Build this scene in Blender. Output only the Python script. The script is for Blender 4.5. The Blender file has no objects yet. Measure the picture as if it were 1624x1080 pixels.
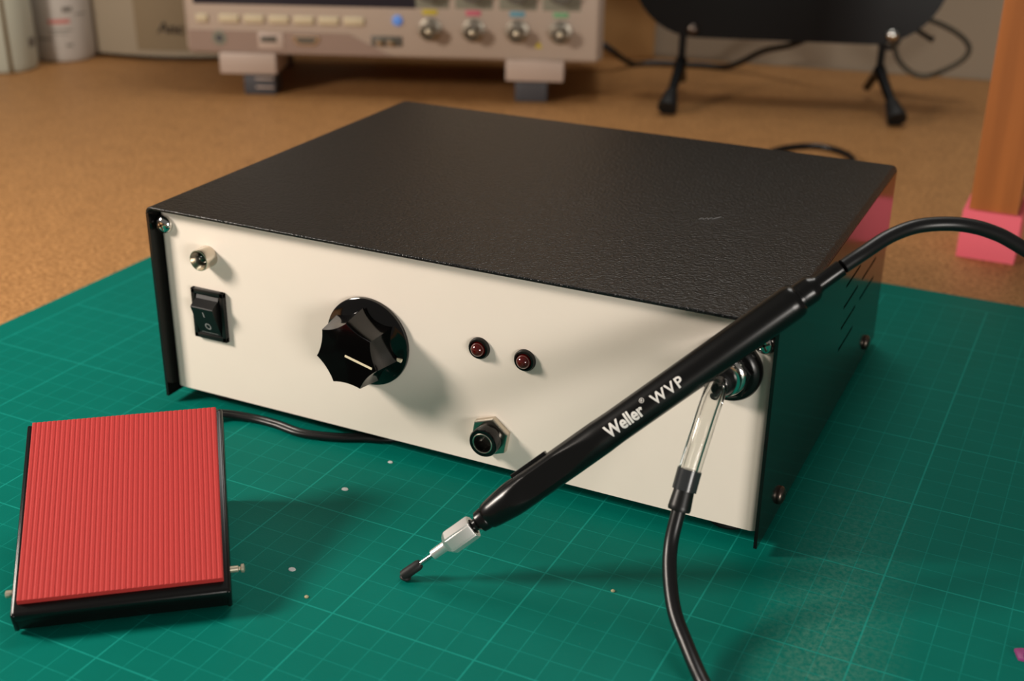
import bpy, bmesh, math, random
from mathutils import Vector, Matrix
random.seed(4)
SC = bpy.context.scene
COL = SC.collection
CM = 0.01
PI = math.pi
V = Vector

# ------------------------------------------------------------------ materials
def lin(c):
    out = []
    for v in c[:3]:
        v = v / 255.0
        out.append(v / 12.92 if v <= 0.04045 else ((v + 0.055) / 1.055) ** 2.4)
    return (out[0], out[1], out[2], 1.0)

def nn(nt, typ, **kw):
    n = nt.nodes.new(typ)
    for k, v in kw.items():
        setattr(n, k, v)
    return n

def pm(name, col, rough=0.5, metal=0.0, spec=0.5, coat=0.0, bump=0.0, bscale=400.0, bdetail=2.0,
       trans=0.0, ior=1.45, emit=None, estr=0.0, vary=0.0, vscale=30.0, sheen=0.0, rvary=0.0):
    m = bpy.data.materials.new(name)
    m.use_nodes = True
    nt = m.node_tree
    b = nt.nodes['Principled BSDF']
    b.inputs['Base Color'].default_value = lin(col)
    b.inputs['Roughness'].default_value = rough
    b.inputs['Metallic'].default_value = metal
    b.inputs['Specular IOR Level'].default_value = spec
    b.inputs['Coat Weight'].default_value = coat
    b.inputs['Transmission Weight'].default_value = trans
    b.inputs['IOR'].default_value = ior
    if emit:
        b.inputs['Emission Color'].default_value = lin(emit)
        b.inputs['Emission Strength'].default_value = estr
    tc = nn(nt, 'ShaderNodeTexCoord')
    if bump > 0:
        no = nn(nt, 'ShaderNodeTexNoise')
        no.inputs['Scale'].default_value = bscale
        no.inputs['Detail'].default_value = bdetail
        bp = nn(nt, 'ShaderNodeBump')
        bp.inputs['Strength'].default_value = bump
        bp.inputs['Distance'].default_value = 0.0006
        nt.links.new(tc.outputs['Object'], no.inputs['Vector'])
        nt.links.new(no.outputs['Fac'], bp.inputs['Height'])
        nt.links.new(bp.outputs['Normal'], b.inputs['Normal'])
    if vary > 0:
        no = nn(nt, 'ShaderNodeTexNoise')
        no.inputs['Scale'].default_value = vscale
        no.inputs['Detail'].default_value = 5
        mx = nn(nt, 'ShaderNodeMix', data_type='RGBA')
        c = lin(col)
        mx.inputs[6].default_value = tuple(max(0, v * (1 - vary)) for v in c[:3]) + (1,)
        mx.inputs[7].default_value = tuple(min(1, v * (1 + vary)) for v in c[:3]) + (1,)
        nt.links.new(tc.outputs['Object'], no.inputs['Vector'])
        nt.links.new(no.outputs['Fac'], mx.inputs[0])
        nt.links.new(mx.outputs[2], b.inputs['Base Color'])
    return m

M = {}
M['paint_black'] = pm('black textured paint', (11, 12, 14), rough=0.3, spec=0.5, bump=0.7, bscale=900, bdetail=3)
M['paint_side'] = pm('black smooth paint', (15, 15, 14), rough=0.13, spec=0.55, bump=0.03, bscale=900)
M['panel'] = pm('warm white painted steel', (235, 224, 211), rough=0.42, spec=0.4, vary=0.02, vscale=60)
M['black_plastic'] = pm('black plastic', (13, 13, 13), rough=0.38)
M['black_gloss'] = pm('black gloss bakelite', (7, 6, 6), rough=0.09, spec=0.6)
M['black_satin'] = pm('black satin plastic', (10, 10, 10), rough=0.26, spec=0.45)
M['rubber'] = pm('black rubber', (15, 15, 15), rough=0.6)
M['cable'] = pm('black cable jacket', (16, 16, 17), rough=0.34)
M['chrome'] = pm('chrome', (215, 213, 208), rough=0.12, metal=1.0)
M['nickel'] = pm('brushed nickel', (200, 192, 178), rough=0.25, metal=1.0)
M['bnc'] = pm('dull nickel socket', (150, 142, 130), rough=0.36, metal=0.9)
M['brass'] = pm('pale brass', (226, 214, 190), rough=0.38, metal=0.8)
M['darksteel'] = pm('dark oxide steel', (95, 85, 78), rough=0.35, metal=1.0)
M['alu'] = pm('bright aluminium', (240, 238, 234), rough=0.34, metal=0.85)
M['led_red'] = pm('dark red led lens', (74, 6, 4), rough=0.06, spec=0.7, coat=0.6)
M['led_green'] = pm('dark green led lens', (6, 26, 14), rough=0.08, spec=0.7, coat=0.5)
M['white_ink'] = pm('white ink', (232, 228, 222), rough=0.55)
M['grey_ink'] = pm('grey ink', (150, 150, 150), rough=0.5)
M['ivory_ink'] = pm('ivory ink', (236, 222, 190), rough=0.5)
M['clear'] = pm('clear soft tube', (252, 252, 250), rough=0.05, trans=1.0, ior=1.38)
M['smoke'] = pm('smoky sleeve', (48, 50, 52), rough=0.2, spec=0.5)
M['red_rubber'] = pm('red ribbed rubber', (186, 57, 54), rough=0.6, spec=0.25, bump=0.25, bscale=2500, vary=0.04, vscale=500)
M['pink'] = pm('pink printed plastic', (238, 108, 124), rough=0.5)
M['scope'] = pm('warm grey abs', (180, 164, 150), rough=0.45)
M['scope_recess'] = pm('pinkish grey abs', (152, 130, 118), rough=0.5)
M['scope_tray'] = pm('pale grey abs', (188, 170, 158), rough=0.45)
M['scope_grey'] = pm('grey green abs panel', (130, 130, 116), rough=0.5)
M['scope_key'] = pm('cream silicone key', (202, 188, 158), rough=0.5)
M['screen'] = pm('dark screen glass', (22, 22, 30), rough=0.08, spec=0.5, emit=(70, 72, 84), estr=0.12)
M['bluegrey'] = pm('blue grey rubber', (74, 75, 80), rough=0.5)
M['knob_grey'] = pm('grey knob', (92, 88, 80), rough=0.45)
M['yellow'] = pm('yellow mark', (196, 176, 50), rough=0.5)
M['magenta'] = pm('rose mark', (196, 96, 116), rough=0.5)
M['cyan'] = pm('cyan mark', (92, 152, 172), rough=0.5)
M['green'] = pm('green mark', (112, 166, 122), rough=0.5)
M['blue_led'] = pm('blue lit key', (100, 146, 214), rough=0.4, emit=(60, 130, 255), estr=0.12)
M['beige'] = pm('beige appliance plastic', (158, 146, 126), rough=0.5)
M['beige_dark'] = pm('darker beige panel', (134, 118, 92), rough=0.5)
M['dark_ink'] = pm('dark ink', (60, 52, 42), rough=0.6)
M['canister'] = pm('white canister plastic', (192, 188, 182), rough=0.4)
M['canister_mint'] = pm('pale mint canister plastic', (184, 188, 174), rough=0.4)
M['ink_pink'] = pm('pink print', (196, 118, 112), rough=0.5)
M['ink_grey'] = pm('grey print', (108, 104, 98), rough=0.5)
M['ink_brown'] = pm('brown print', (92, 70, 30), rough=0.5)
M['dark_green'] = pm('dark green carton', (30, 38, 26), rough=0.6)
M['appl_black'] = pm('satin black enamel', (6, 6, 7), rough=0.34, spec=0.25)
M['greycable'] = pm('grey brown cable', (74, 68, 56), rough=0.5)
M['board'] = pm('tan board', (176, 132, 78), rough=0.7, vary=0.06, vscale=8)
M['wall'] = pm('warm grey wall', (176, 162, 142), rough=0.85, vary=0.03, vscale=6)
M['floor'] = pm('grey brown floor', (96, 84, 72), rough=0.7, vary=0.08, vscale=5)
M['fleck'] = pm('pale fleck', (200, 206, 205), rough=0.5)
M['crumb'] = pm('tan crumb', (176, 168, 130), rough=0.6)
M['purple'] = pm('magenta plastic', (150, 62, 122), rough=0.4)
M['steel_bench'] = pm('bench leg steel', (60, 60, 62), rough=0.5, metal=0.6)

def bench_mat():
    m = bpy.data.materials.new('hardboard worktop'); m.use_nodes = True
    nt = m.node_tree; b = nt.nodes['Principled BSDF']
    tc = nn(nt, 'ShaderNodeTexCoord')
    def noise(scale, detail, rough=0.5):
        n = nn(nt, 'ShaderNodeTexNoise'); n.inputs['Scale'].default_value = scale
        n.inputs['Detail'].default_value = detail; n.inputs['Roughness'].default_value = rough
        nt.links.new(tc.outputs['Object'], n.inputs['Vector']); return n
    big, mid, fine = noise(9, 3), noise(60, 4, 0.6), noise(420, 4, 0.7)
    r = nn(nt, 'ShaderNodeValToRGB')
    r.color_ramp.elements[0].position = 0.36; r.color_ramp.elements[0].color = lin((138, 95, 52))
    r.color_ramp.elements[1].position = 0.64; r.color_ramp.elements[1].color = lin((202, 150, 95))
    nt.links.new(fine.outputs['Fac'], r.inputs['Fac'])
    r2 = nn(nt, 'ShaderNodeValToRGB')
    r2.color_ramp.elements[0].position = 0.3; r2.color_ramp.elements[0].color = (0.86, 0.85, 0.84, 1)
    r2.color_ramp.elements[1].position = 0.6; r2.color_ramp.elements[1].color = (1, 1, 1, 1)
    nt.links.new(mid.outputs['Fac'], r2.inputs['Fac'])
    mx = nn(nt, 'ShaderNodeMix', data_type='RGBA', blend_type='MULTIPLY'); mx.inputs[0].default_value = 1
    nt.links.new(r.outputs['Color'], mx.inputs[6]); nt.links.new(r2.outputs['Color'], mx.inputs[7])
    # a few dark stains
    st = noise(40, 1); st.inputs['Lacunarity'].default_value = 2
    r3 = nn(nt, 'ShaderNodeValToRGB')
    r3.color_ramp.elements[0].position = 0.2; r3.color_ramp.elements[0].color = (0.6, 0.55, 0.5, 1)
    r3.color_ramp.elements[1].position = 0.245; r3.color_ramp.elements[1].color = (1, 1, 1, 1)
    nt.links.new(st.outputs['Fac'], r3.inputs['Fac'])
    mx2 = nn(nt, 'ShaderNodeMix', data_type='RGBA', blend_type='MULTIPLY'); mx2.inputs[0].default_value = 0.7
    nt.links.new(mx.outputs[2], mx2.inputs[6]); nt.links.new(r3.outputs['Color'], mx2.inputs[7])
    nt.links.new(mx2.outputs[2], b.inputs['Base Color'])
    b.inputs['Roughness'].default_value = 0.55; b.inputs['Specular IOR Level'].default_value = 0.3
    return m
M['bench'] = bench_mat()

def mat_mat():
    """green cutting mat: 1 cm grid with bolder 5 cm lines, wear and scuffs; object coords are metres from grid origin"""
    m = bpy.data.materials.new('green cutting mat'); m.use_nodes = True
    nt = m.node_tree; L = nt.links; b = nt.nodes['Principled BSDF']
    tc = nn(nt, 'ShaderNodeTexCoord')
    sc = nn(nt, 'ShaderNodeVectorMath', operation='SCALE'); sc.inputs['Scale'].default_value = 100
    L.new(tc.outputs['Object'], sc.inputs[0])
    sp = nn(nt, 'ShaderNodeSeparateXYZ'); L.new(sc.outputs[0], sp.inputs[0])
    def math(op, a, bb=None, c=None):
        n = nn(nt, 'ShaderNodeMath', operation=op)
        for i, v in enumerate((a, bb, c)):
            if v is None: continue
            if isinstance(v, (int, float)): n.inputs[i].default_value = v
            else: L.new(v, n.inputs[i])
        return n.outputs[0]
    def noise(scale, detail, rough=0.5, vec=None):
        n = nn(nt, 'ShaderNodeTexNoise'); n.inputs['Scale'].default_value = scale
        n.inputs['Detail'].default_value = detail; n.inputs['Roughness'].default_value = rough
        L.new(vec or sc.outputs[0], n.inputs['Vector']); return n.outputs['Fac']
    def line(x, period, half):
        d = math('PINGPONG', x, period / 2.0)       # distance to nearest multiple of period
        return math('SUBTRACT', 1.0, math('SMOOTH_MIN', math('DIVIDE', d, half), 1.0, 0.15)) if False else \
            math('LESS_THAN', d, half)
    mn = math('MAXIMUM', line(sp.outputs[0], 1.0, 0.019), line(sp.outputs[1], 1.0, 0.019))
    mj = math('MAXIMUM', line(sp.outputs[0], 5.0, 0.028), line(sp.outputs[1], 5.0, 0.028))
    inside = math('MULTIPLY', math('MULTIPLY', math('GREATER_THAN', sp.outputs[0], -40.05), math('LESS_THAN', sp.outputs[1], 30.05)),
                  math('MULTIPLY', math('LESS_THAN', sp.outputs[0], 46.0), math('GREATER_THAN', sp.outputs[1], -26.0)))
    # printed lines are partly worn away
    wearn = noise(1.6, 4, 0.7)
    wear = math('MULTIPLY_ADD', wearn, 1.6, -0.2)
    wear = nn(nt, 'ShaderNodeClamp').outputs[0] if False else math('MINIMUM', math('MAXIMUM', wear, 0.15), 1.0)
    mn = math('MULTIPLY', math('MULTIPLY', mn, wear), 0.5)
    mj = math('MULTIPLY', mj, math('MULTIPLY_ADD', wear, 0.4, 0.34))
    ln = math('MULTIPLY', math('MAXIMUM', mn, mj), inside)
    base = nn(nt, 'ShaderNodeMix', data_type='RGBA')
    base.inputs[6].default_value = lin((0, 104, 91)); base.inputs[7].default_value = lin((0, 115, 102))
    L.new(noise(0.35, 5, 0.6), base.inputs[0])
    # scuffed, greyer band where work slides over the mat (to the right of the box)
    vx = math('MULTIPLY_ADD', sp.outputs[1], -0.1, -0.8)       # centre line of the band in mat x
    dx = math('ABSOLUTE', math('SUBTRACT', sp.outputs[0], vx))
    band = math('SUBTRACT', 1.0, math('DIVIDE', dx, 2.6))
    band = math('MAXIMUM', band, 0.0)
    fall = math('MINIMUM', math('MAXIMUM', math('MULTIPLY_ADD', sp.outputs[1], -0.07, 0.9), 0.0), 1.0)
    scn = math('MINIMUM', math('MAXIMUM', math('MULTIPLY_ADD', noise(5.5, 5, 0.75), 3.4, -1.35), 0.0), 1.0)
    sc2 = math('MULTIPLY', math('MULTIPLY', band, fall), scn)
    scuff = nn(nt, 'ShaderNodeMix', data_type='RGBA')
    scuff.inputs[7].default_value = lin((120, 158, 138))
    L.new(base.outputs[2], scuff.inputs[6]); L.new(math('MULTIPLY', sc2, 0.5), scuff.inputs[0])
    # speckle of dust and tiny cuts
    spk = math('MULTIPLY', math('GREATER_THAN', noise(9.0, 3, 0.6), 0.735), 0.35)
    spm = nn(nt, 'ShaderNodeMix', data_type='RGBA'); spm.inputs[7].default_value = lin((96, 140, 122))
    L.new(scuff.outputs[2], spm.inputs[6]); L.new(spk, spm.inputs[0])
    lm = nn(nt, 'ShaderNodeMix', data_type='RGBA'); lm.inputs[7].default_value = lin((30, 160, 146))
    L.new(spm.outputs[2], lm.inputs[6]); L.new(ln, lm.inputs[0])
    L.new(lm.outputs[2], b.inputs['Base Color'])
    b.inputs['Roughness'].default_value = 0.55
    b.inputs['Specular IOR Level'].default_value = 0.07
    bp = nn(nt, 'ShaderNodeBump'); bp.inputs['Strength'].default_value = 0.12; bp.inputs['Distance'].default_value = 0.0004
    L.new(noise(14, 2), bp.inputs['Height']); L.new(bp.outputs['Normal'], b.inputs['Normal'])
    return m
M['mat'] = mat_mat()

def wood_mat():
    m = bpy.data.materials.new('oiled pine'); m.use_nodes = True
    nt = m.node_tree; b = nt.nodes['Principled BSDF']
    tc = nn(nt, 'ShaderNodeTexCoord'); mp = nn(nt, 'ShaderNodeMapping')
    mp.inputs['Scale'].default_value = (90, 90, 4)
    nt.links.new(tc.outputs['Object'], mp.inputs['Vector'])
    n = nn(nt, 'ShaderNodeTexNoise'); n.inputs['Scale'].default_value = 1.2; n.inputs['Detail'].default_value = 6
    nt.links.new(mp.outputs['Vector'], n.inputs['Vector'])
    r = nn(nt, 'ShaderNodeValToRGB')
    r.color_ramp.elements[0].position = 0.3; r.color_ramp.elements[0].color = lin((150, 86, 36))
    r.color_ramp.elements[1].position = 0.7; r.color_ramp.elements[1].color = lin((172, 100, 44))
    nt.links.new(n.outputs['Fac'], r.inputs['Fac']); nt.links.new(r.outputs['Color'], b.inputs['Base Color'])
    b.inputs['Roughness'].default_value = 0.5
    return m
M['wood'] = wood_mat()

# ------------------------------------------------------------------ mesh builder (author in world centimetres)
def frame(o, x, y, z):
    x, y, z, o = V(x), V(y), V(z), V(o)
    return Matrix(((x.x, y.x, z.x, o.x), (x.y, y.y, z.y, o.y), (x.z, y.z, z.z, o.z), (0, 0, 0, 1)))

def zframe(o, d, xh=(0, 0, 1)):
    """frame whose local z is d, local x as near as possible to xh"""
    z = V(d).normalized(); x = V(xh); x = (x - z * x.dot(z))
    if x.length < 1e-5: x = V((1, 0, 0)); x = x - z * x.dot(z)
    x.normalize(); y = z.cross(x)
    return frame(o, x, y, z)

def catmull(pts, n=10):
    P = [V(p) for p in pts]
    P = [P[0] * 2 - P[1]] + P + [P[-1] * 2 - P[-2]]
    out = []
    for i in range(1, len(P) - 2):
        for k in range(n):
            t = k / n
            a, b, c, d = P[i - 1], P[i], P[i + 1], P[i + 2]
            out.append(0.5 * ((2 * b) + (c - a) * t + (2 * a - 5 * b + 4 * c - d) * t * t + (3 * b - a - 3 * c + d) * t ** 3))
    out.append(P[-2]); return out

class MB:
    def __init__(s): s.bm = bmesh.new(); s.X = Matrix.Identity(4)
    def v(s, co): return s.bm.verts.new(s.X @ V(co))
    def face(s, vs):
        try: return s.bm.faces.new(vs)
        except ValueError: return None
    def box(s, a, b, bevel=0.0, seg=2):
        x0, y0, z0 = a; x1, y1, z1 = b
        n0 = set(s.bm.verts)
        c = [s.v((x, y, z)) for z in (z0, z1) for y in (y0, y1) for x in (x0, x1)]
        fs = [s.face([c[i] for i in q]) for q in ((0, 2, 3, 1), (4, 5, 7, 6), (0, 1, 5, 4), (2, 6, 7, 3), (0, 4, 6, 2), (1, 3, 7, 5))]
        if bevel > 0:
            es = list({e for f in fs for e in f.edges})
            bmesh.ops.bevel(s.bm, geom=es, offset=bevel, segments=seg, profile=0.5, affect='EDGES')
        return s
    def lathe(s, prof, n=48, cap0=True, cap1=True, rfun=None):
        """prof [(r,z)...] about local z"""
        rings = []
        for r, z in prof:
            if r < 1e-6: rings.append([s.v((0, 0, z))]); continue
            ring = []
            for k in range(n):
                a = 2 * PI * k / n
                x, y = r * math.cos(a), r * math.sin(a)
                if rfun: x, y = rfun(x, y, z)
                ring.append(s.v((x, y, z)))
            rings.append(ring)
        for A, B in zip(rings[:-1], rings[1:]):
            for k in range(n):
                k2 = (k + 1) % n
                if len(A) == 1 and len(B) == 1: break
                if len(A) == 1: s.face([A[0], B[k2], B[k]][::-1] if False else [A[0], B[k], B[k2]][::-1])
                elif len(B) == 1: s.face([A[k], A[k2], B[0]])
                else: s.face([A[k], A[k2], B[k2], B[k]])
        if cap0 and len(rings[0]) > 2: s.face(rings[0][::-1])
        if cap1 and len(rings[-1]) > 2: s.face(rings[-1])
        return s
    def prism(s, poly, z0, z1, bevel=0.0):
        A = [s.v((x, y, z0)) for x, y in poly]; B = [s.v((x, y, z1)) for x, y in poly]
        n = len(poly); fs = []
        fs.append(s.face(A[::-1])); fs.append(s.face(B))
        for k in range(n): fs.append(s.face([A[k], A[(k + 1) % n], B[(k + 1) % n], B[k]]))
        if bevel > 0:
            es = [e for e in fs[1].edges]
            bmesh.ops.bevel(s.bm, geom=es, offset=bevel, segments=2, profile=0.5, affect='EDGES')
        return s
    def tube(s, path, r, n=16, caps=True):
        P = [V(p) for p in path]; N = len(P)
        R = r if callable(r) else (lambda t: r)
        T = []
        for i in range(N):
            t = P[min(i + 1, N - 1)] - P[max(i - 1, 0)]; T.append(t.normalized())
        u = V((0, 0, 1)); u = u - T[0] * u.dot(T[0])
        if u.length < 1e-3: u = V((1, 0, 0)) - T[0] * T[0].x
        u.normalize(); rings = []
        for i in range(N):
            u = (u - T[i] * u.dot(T[i])).normalized(); w = T[i].cross(u)
            rr = R(i / (N - 1))
            rings.append([s.v(P[i] + (u * math.cos(2 * PI * k / n) + w * math.sin(2 * PI * k / n)) * rr) for k in range(n)])
        for A, B in zip(rings[:-1], rings[1:]):
            for k in range(n): s.face([A[k], A[(k + 1) % n], B[(k + 1) % n], B[k]])
        if caps: s.face(rings[0][::-1]); s.face(rings[-1])
        return s
    def build(s, name, mat, parent=None, origin=None, smooth=40, keep=False):
        if not keep: bmesh.ops.recalc_face_normals(s.bm, faces=s.bm.faces[:])
        if parent is not None: o = V(parent['_o'])
        else: o = V(origin if origin is not None else (0, 0, 0))
        for v in s.bm.verts: v.co = (v.co - o) * CM
        me = bpy.data.meshes.new(name); s.bm.to_mesh(me); s.bm.free()
        me.materials.append(mat)
        ob = bpy.data.objects.new(name, me); COL.objects.link(ob)
        if smooth:
            me.polygons.foreach_set('use_smooth', [True] * len(me.polygons))
            try: me.set_sharp_from_angle(angle=math.radians(smooth))
            except Exception: pass
        if parent is not None: ob.parent = parent
        else: ob.location = o * CM
        ob['_o'] = tuple(o)
        return ob

def tag(o, label=None, cat=None, group=None, kind=None):
    if label: o['label'] = label
    if cat: o['category'] = cat
    if group: o['group'] = group
    if kind: o['kind'] = kind
    return o

def thing(name, label, cat, o, group=None):
    e = bpy.data.objects.new(name, None); COL.objects.link(e)
    e.location = V(o) * CM; e.empty_display_size = 0.01; e['_o'] = tuple(o)
    return tag(e, label, cat, group)

def text_mesh(s, target_w, target_h, bold=0.0, slices=0, space=1.0):
    """mesh of a string (x right, y up), lower-left at 0, fitted to size (cm); returns list of (verts, faces)"""
    cu = bpy.data.curves.new('lettering', 'FONT'); cu.body = s; cu.offset = bold; cu.size = 1.0; cu.space_character = space
    cu.resolution_u = 4
    ob = bpy.data.objects.new('lettering', cu); COL.objects.link(ob)
    dg = bpy.context.evaluated_depsgraph_get(); dg.update()
    me = bpy.data.meshes.new_from_object(ob.evaluated_get(dg))
    bm = bmesh.new(); bm.from_mesh(me)
    bpy.data.objects.remove(ob); bpy.data.curves.remove(cu); bpy.data.meshes.remove(me)
    xs = [v.co.x for v in bm.verts]; ys = [v.co.y for v in bm.verts]
    x0, x1, y0, y1 = min(xs), max(xs), min(ys), max(ys)
    for v in bm.verts:
        v.co = V(((v.co.x - x0) / (x1 - x0) * target_w, (v.co.y - y0) / (y1 - y0) * target_h, 0))
    for k in range(1, slices):
        yk = target_h * k / slices
        bmesh.ops.bisect_plane(bm, geom=bm.verts[:] + bm.edges[:] + bm.faces[:], plane_co=(0, yk, 0), plane_no=(0, 1, 0))
    return bm

# ------------------------------------------------------------------ the setting
TZ = -0.3                                     # bench surface; the mat on it is 3 mm thick, its top is z = 0
def struct(mb, name, mat, origin):
    o = mb.build(name, mat, origin=origin, smooth=0); o['kind'] = 'structure'; return o
mb = MB(); mb.box((-260, -260, -85), (260, 140, -75.3)); struct(mb, 'floor', M['floor'], (0, 0, -75.3))
wd = V((29, 4.8, 0)).normalized(); wn = V((-wd.y, wd.x, 0))
mb = MB(); mb.X = frame((-6, 77.4, -75.3), wd, wn, (0, 0, 1)); mb.box((-150, 0, 0), (150, 8, 250))
struct(mb, 'wall_back', M['wall'], (-6, 77.4, -75.3))

bench = thing('workbench', 'brown hardboard topped workbench carrying everything in the picture', 'workbench', (0, 15, -75.3))
mb = MB(); mb.X = frame((-6, 77.2, 0), wd, wn, (0, 0, 1)); mb.box((-110, -135, TZ - 2.2), (105, 0, TZ), 0.08); mb.build('worktop', M['bench'], bench)
for sx, sy in ((-104, -8), (98, -8), (-104, -130), (98, -130)):
    mb = MB(); mb.X = frame((-6, 77.2, 0), wd, wn, (0, 0, 1)); mb.box((sx, sy, -75.3), (sx + 6, sy + 6, TZ - 2.2), 0.3)
    mb.build('leg', M['steel_bench'], bench)

# cutting mat: local frame = printed grid
ga = math.radians(-0.447)
gx, gy = V((math.cos(ga), math.sin(ga), 0)), V((-math.sin(ga), math.cos(ga), 0))
mb = MB(); mb.box((-41.43, -28.3, -0.3), (48.5, 31.64, 0.0), 0.05)
mo = mb.build('cutting_mat', M['mat'], origin=(0, 0, 0), smooth=0)
mo.location = V((29.135, -4.138, 0)) * CM; mo.rotation_euler = (0, 0, ga)
tag(mo, 'large green cutting mat with a printed centimetre grid, under the black box', 'cutting mat')

# ------------------------------------------------------------------ the vacuum pump box
W, D, H, Z0 = 25.07, 19.54, 8.51, 0.3
PY = 0.5                                       # face of the recessed front panel
boxo = thing('pump_box', 'flat black steel box with a white front panel, knob and switch, on the green mat', 'electronics box', (W / 2, D / 2, 0))
TH = 0.12
# cover: inverted U of sheet steel, built flat in pieces so slots are real cut-outs
def cover_side(mb, x, outward, slots):
    ys = {0.0, D}; zs = {Z0, H - 0.25}
    for (a, b, z) in slots: ys |= {a, b}; zs |= {z - 0.065, z + 0.065}
    ys, zs = sorted(ys), sorted(zs)
    cut = [(a, b, z) for a, b, z in slots]
    V2 = {}
    def g(i, j, xx):
        k = (i, j, xx)
        if k not in V2: V2[k] = mb.v((xx, ys[i], zs[j]))
        return V2[k]
    xi = x - outward * TH
    def solid(i, j):
        if not (0 <= i < len(ys) - 1 and 0 <= j < len(zs) - 1): return False
        yc, zc = (ys[i] + ys[i + 1]) / 2, (zs[j] + zs[j + 1]) / 2
        return not any(a < yc < b and abs(zc - z) < 0.065 for a, b, z in cut)
    for i in range(len(ys) - 1):
        for j in range(len(zs) - 1):
            if not solid(i, j): continue
            for xx in (x, xi): mb.face([g(i, j, xx), g(i + 1, j, xx), g(i + 1, j + 1, xx), g(i, j + 1, xx)])
            for di, dj, (p, q) in ((-1, 0, ((i, j), (i, j + 1))), (1, 0, ((i + 1, j), (i + 1, j + 1))), (0, -1, ((i, j), (i + 1, j))), (0, 1, ((i, j + 1), (i + 1, j + 1)))):
                if not solid(i + di, j + dj):
                    mb.face([g(p[0], p[1], x), g(q[0], q[1], x), g(q[0], q[1], xi), g(p[0], p[1], xi)])
slots = [(10.65, 13.25, z) for z in (6.15, 5.1, 4.18, 3.27)] + [(14.1, 16.98, z) for z in (5.92, 5.08, 4.2, 3.27)]
slots = [(10.65, 13.3, z) for z in (5.98, 5.08, 4.2, 3.27)] + [(14.1, 16.98, z) for z in (5.98, 5.08, 4.2)]
# top sheet with rounded bends at both sides
def arc(cx, cz, r, a0, a1, n=6): return [(cx + r * math.cos(math.radians(a0 + (a1 - a0) * k / n)), cz + r * math.sin(math.radians(a0 + (a1 - a0) * k / n))) for k in range(n + 1)]
R = 0.25
outer = arc(W - R, H - R, R, 0, 90) + arc(R, H - R, R, 90, 180)
inner = arc(R, H - R, R - TH, 180, 90) + arc(W - R, H - R, R - TH, 90, 0)
mb = MB(); mb.X = frame((0, 0, 0), (1, 0, 0), (0, 0, 1), (0, 1, 0))   # local (x, z) -> extrude along y
mb.prism(outer + inner, 0, D)
cover = mb.build('top_cover', M['paint_black'], boxo, smooth=35)
bv = cover.modifiers.new('edge', 'BEVEL'); bv.width = 0.0003; bv.segments = 2; bv.limit_method = 'ANGLE'; bv.angle_limit = math.radians(60)
for x, s, sl in ((W, 1, slots), (0, -1, slots)):
    mb = MB(); cover_side(mb, x, s, sl)
    sd = mb.build('side_cover', M['paint_side'], boxo, smooth=0)
    if s == 1: tag(sd, 'smooth black side with seven cooling slots')

# front panel with softly bent left and right edges
def panel_poly(y0, back, x0, x1, r):
    p = [(x0, back)]
    p += [(x0 + r - r * math.cos(a), y0 + r - r * math.sin(a)) for a in [PI / 2 * k / 6 for k in range(7)]]
    p += [(x1 - r + r * math.sin(a), y0 + r - r * math.cos(a)) for a in [PI / 2 * k / 6 for k in range(7)]]
    p += [(x1, back)]
    return p
mb = MB(); pp = panel_poly(PY, PY + 1.2, 0.14, W - 0.14, 0.32)
mb.prism(pp, 0.62, H - 0.14, 0.05)
mb.build('front_panel', M['panel'], boxo, smooth=50)
mb = MB(); mb.box((0.14, 1.0, 0.62), (W - 0.14, D - 0.5, 0.78)); mb.build('base_plate', M['panel'], boxo, smooth=0)
mb = MB(); mb.box((0.14, D - 0.6, 0.62), (W - 0.14, D - 0.5, H - 0.14)); mb.build('rear_panel', M['panel'], boxo, smooth=0)
for x in (1.9, W - 1.5):
    for y in (1.9, D - 2):
        mb = MB(); mb.X = zframe((x, y, 0.0), (0, 0, 1)); mb.lathe([(0.72, 0), (0.78, 0.1), (0.66, 0.62)], 28)
        mb.build('rubber_foot', M['rubber'], boxo)

def pscrew(o, d, r, mat, name, cross=True, head=0.3):
    fx = zframe(o, d)
    mb = MB(); mb.X = fx
    prof = [(r * 0.98, 0), (r, head * 0.25), (r * 0.94, head * 0.55), (r * 0.74, head * 0.85), (r * 0.45, head * 0.98)]
    def cup(n): return [(r * 0.40, head * 0.8), (0, head * 0.55)]
    if cross:
        mb.lathe(prof + [(r * 0.3, head)], 28)
        s = mb.build(name, mat, boxo)
        k = MB(); k.X = fx @ Matrix.Rotation(0.5, 4, 'Z')
        k.box((-r * 0.55, -r * 0.1, head * 0.7), (r * 0.55, r * 0.1, head * 1.015)); k.box((-r * 0.1, -r * 0.55, head * 0.7), (r * 0.1, r * 0.55, head * 1.015))
        k.build('cross_recess', M['darksteel'], s, smooth=0)
    else:
        mb.lathe(prof + [(0, head)], 28); s = mb.build(name, mat, boxo)
    return s
pscrew((0.5, PY, 7.73), (0, -1, 0), 0.37, M['chrome'], 'panel_screw')
pscrew((W - 0.5, PY, 7.62), (0, -1, 0), 0.37, M['chrome'], 'panel_screw')
for y, z in ((2.62, 1.0), (17.15, 1.0)):
    pscrew((W, y, z), (1, 0, 0), 0.34, M['darksteel'], 'side_screw', head=0.2)
    pscrew((0, y, z), (-1, 0, 0), 0.34, M['darksteel'], 'side_screw', head=0.2)

def fy(x, z, y=PY): return zframe((x, y, z), (0, -1, 0))      # local z out of the panel, local x up
def fp(x, z, y=PY): return frame((x, y, z), (1, 0, 0), (0, 0, 1), (0, -1, 0))   # local x right, y up, z out
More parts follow.
